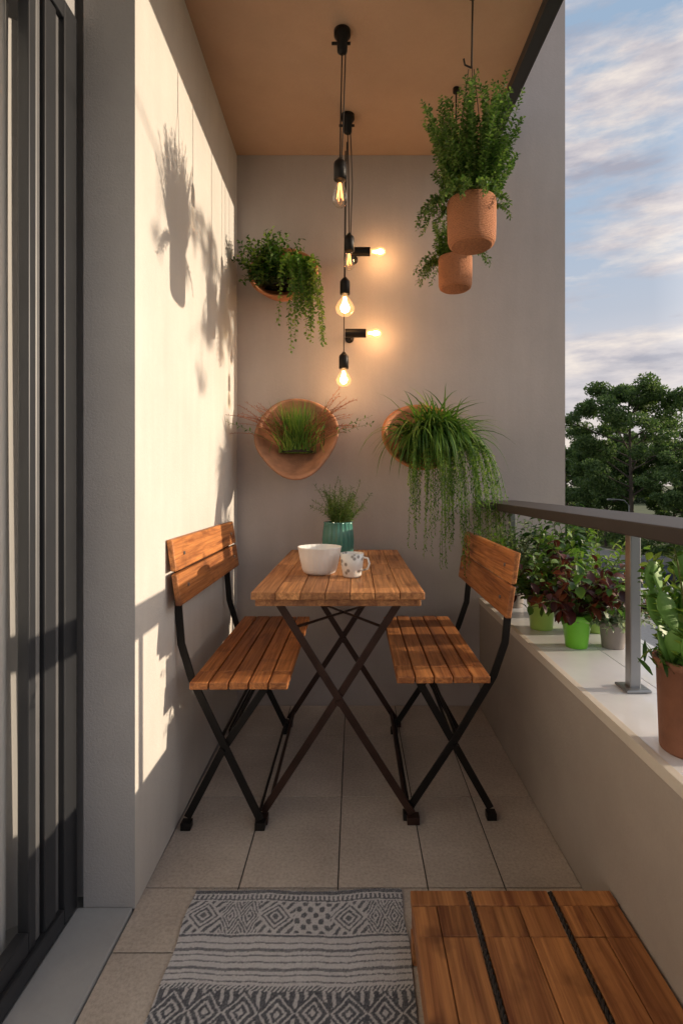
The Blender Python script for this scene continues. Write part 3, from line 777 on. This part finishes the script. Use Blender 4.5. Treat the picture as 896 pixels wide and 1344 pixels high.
# slender birch beside the balcony (right of the view; its boughs shade the side wall)
b=MB(); g2=random.Random(21); cs_=[]; rs=[]
tk=[(6.1,3.9,GZ),(6.05,3.85,-2.5),(6.0,3.75,0),(6.0,3.7,2.0),(6.05,3.65,3.6),(6.0,3.6,4.6)]
b.tube(tk,[.11,.095,.08,.06,.04,.012],10,0)
def bough(p0,p1,n,r,cl):
    p0=Vector(p0);p1=Vector(p1); pts=[]
    for i in range(9):
        t=i/8; pts.append(p0.lerp(p1,t)+Vector((g2.uniform(-.05,.05),g2.uniform(-.03,.03),g2.uniform(-.04,.04)+.10*math.sin(t*3.1))))
    b.tube(pts,[r*(1-.85*i/8) for i in range(9)],6,0)
    for k in range(n):
        i=g2.randint(2,7); q=pts[i]; e_=q+Vector((g2.uniform(-.2,.2),g2.uniform(-.22,.05),g2.uniform(-.26,.12)))
        b.tube([q,e_],[.006,.003],5,0); cs_.append(tuple(e_)); rs.append(g2.uniform(.04,cl))
bough((6.0,3.7,2.95),(6.0,1.62,3.40),24,.026,.10)
bough((6.0,3.68,3.3),(6.1,2.1,2.95),14,.02,.10)
bough((6.0,3.7,2.3),(6.1,4.9,3.1),10,.02,.14)
bough((6.02,3.64,3.9),(6.9,4.2,4.6),12,.02,.16)
bough((6.0,3.7,2.6),(7.1,3.9,3.5),12,.02,.16)
v,f=leaf_cloud(cs_,rs,2300,.036,33); b.add(v,f,1)
b.obj('birch_tree',[M_bark,L_tree])

def car(x,y,colm,rz=0):
    e=bpy.data.objects.new('parked_car',None); COL.objects.link(e); e.location=(x,y,GZ+.03); e.rotation_euler=(0,0,rz)
    prof=[(-2.1,.35),(-2.15,.7),(-2.0,.92),(-1.2,1.0),(-.65,1.42),(.7,1.46),(1.35,1.02),(2.0,.95),(2.15,.75),(2.12,.35)]
    b=MB(); vs=[]
    for s,k in ((-1,1),(1,1)):
        for (py,pz) in prof:
            inn=.18 if pz>1.2 else 0
            vs.append((s*(.86-inn),py,pz))
    n=len(prof); fs=[tuple(range(n)),tuple(range(2*n-1,n-1,-1))]+[(i,n+i,n+(i+1)%n,(i+1)%n) for i in range(n)]
    fs=[f[::-1] for f in fs]
    b.add(vs,fs,0); 
    bo=b.obj('body',[colm],.06,e)
    b=MB()
    for s in (-1,1):
        b.add([(s*.845,-1.0,1.06),(s*.845,1.1,1.06),(s*.70,.62,1.40),(s*.70,-.55,1.37)],[(0,1,2,3)],0)
        for wy in (-1.3,1.35):
            b.tube([(s*.66,wy,.31),(s*.88,wy,.31)],.31,20,1); b.tube([(s*.881,wy,.31),(s*.89,wy,.31)],.19,16,2)
        b.box(s*.62-.14,s*.62+.14,-2.17,-2.10,.66,.8,3)
    b.add([(-.62,-.70,1.41),(.62,-.70,1.41),(.78,-1.18,1.045),(-.78,-1.18,1.045)],[(0,1,2,3)],0)
    b.add([(-.62,.76,1.46),(.62,.76,1.46),(.78,1.33,1.075),(-.78,1.33,1.075)],[(0,1,2,3)],0)
    b.obj('windows_and_wheels',[plain('car_glass',(.02,.025,.03),.08),plain('tyre',(.02,.02,.02),.9),M_steel,plain('tail_lamp',(.5,.02,.01),.3)],0,e)
car(14.6,27,plain('car_paint_white',(.6,.6,.6),.25)); car(14.6,20.5,plain('car_paint_red',(.35,.03,.02),.25)); car(19.2,34,plain('car_paint_dark',(.04,.05,.07),.25),math.pi)
b=MB(); b.tube([(21.6,42,GZ+.14),(21.6,42,GZ+4.4)],[.08,.05],10); b.tube([(21.6,42,GZ+4.4),(21.2,42,GZ+4.8),(20.4,42,GZ+4.9)],.035,8); b.box(19.9,20.5,41.88,42.12,GZ+4.82,GZ+4.94); b.tube([(21.6,42,GZ+.14),(21.6,42,GZ+.6)],.13,10)
b.obj('street_lamp',[M_steel])

# ------------------------------------------------------------------ light / sky
EL=math.radians(11.3); AZ=math.radians(2.5)
sd=Vector((math.cos(EL)*math.cos(AZ),math.cos(EL)*math.sin(AZ),math.sin(EL)))
l=bpy.data.lights.new('sun','SUN'); l.energy=4.7; l.angle=math.radians(.5); l.color=(1,.82,.61)
so=bpy.data.objects.new('sun',l); COL.objects.link(so); so.rotation_euler=sd.to_track_quat('Z','Y').to_euler()
W=bpy.data.worlds.new('World'); scene.world=W; W.use_nodes=True; nt=W.node_tree; bg=nt.nodes['Background']
sky=nt.nodes.new('ShaderNodeTexSky'); sky.sky_type='NISHITA'; sky.sun_disc=False; sky.sun_elevation=EL; sky.sun_rotation=math.radians(87.5); sky.dust_density=1.5; sky.air_density=1.0
S=.15
tc=nt.nodes.new('ShaderNodeTexCoord'); sep=nt.nodes.new('ShaderNodeSeparateXYZ'); nt.links.new(tc.outputs['Generated'],sep.inputs[0])
grad=ramp(nt,sep.outputs['Z'],[(0,(.84,.72,.64)),(.16,(.80,.73,.73)),(.28,(.54,.58,.67)),(.42,(.43,.54,.69)),(.60,(.35,.48,.65)),(1,(.40,.50,.66))])
mp=nt.nodes.new('ShaderNodeMapping'); mp.inputs['Scale'].default_value=(1,1,4.2); mp.inputs['Location'].default_value=(.15,.6,.1)
nt.links.new(tc.outputs['Generated'],mp.inputs['Vector'])
n=noise(nt,mp.outputs[0],3.0,9,.6); n2=noise(nt,mp.outputs[0],5.5,8,.6)
mask=ramp(nt,n,[(.43,(0,0,0)),(.57,(.95,.95,.95))])
cc=ramp(nt,n2,[(.36,(.43,.42,.49)),(.50,(.70,.64,.65)),(.64,(1.0,.88,.78))])
col=mixc(nt,grad,cc,mask)
dt=nt.nodes.new('ShaderNodeVectorMath'); dt.operation='DOT_PRODUCT'; nt.links.new(tc.outputs['Generated'],dt.inputs[0]); dt.inputs[1].default_value=tuple(sd)
glow=ramp(nt,dt.outputs['Value'],[(.55,(0,0,0)),(1.0,(1,1,1))])
vm=nt.nodes.new('ShaderNodeVectorMath'); vm.operation='SCALE'; nt.links.new(col,vm.inputs[0]); vm.inputs['Scale'].default_value=1/S
vg=nt.nodes.new('ShaderNodeVectorMath'); vg.operation='MULTIPLY'; nt.links.new(glow,vg.inputs[0]); vg.inputs[1].default_value=(9.4,8.4,7.4)
va=nt.nodes.new('ShaderNodeVectorMath'); va.operation='ADD'; nt.links.new(vm.outputs[0],va.inputs[0]); nt.links.new(vg.outputs[0],va.inputs[1])
fin=mixc(nt,sky.outputs[0],va.outputs[0],.9)
nt.links.new(fin,bg.inputs['Color']); bg.inputs['Strength'].default_value=S

# ------------------------------------------------------------------ camera
cam=bpy.data.cameras.new('camera'); co=bpy.data.objects.new('camera',cam); COL.objects.link(co); scene.camera=co
co.location=(0,0,1.10); co.rotation_euler=(math.radians(90),0,0)
cam.sensor_width=36; cam.lens=F/1344*36; cam.shift_x=-17/1344; cam.shift_y=-37/1344; cam.clip_start=.05; cam.clip_end=4000
scene.view_settings.view_transform='Standard'; scene.view_settings.look='None'; scene.view_settings.exposure=0
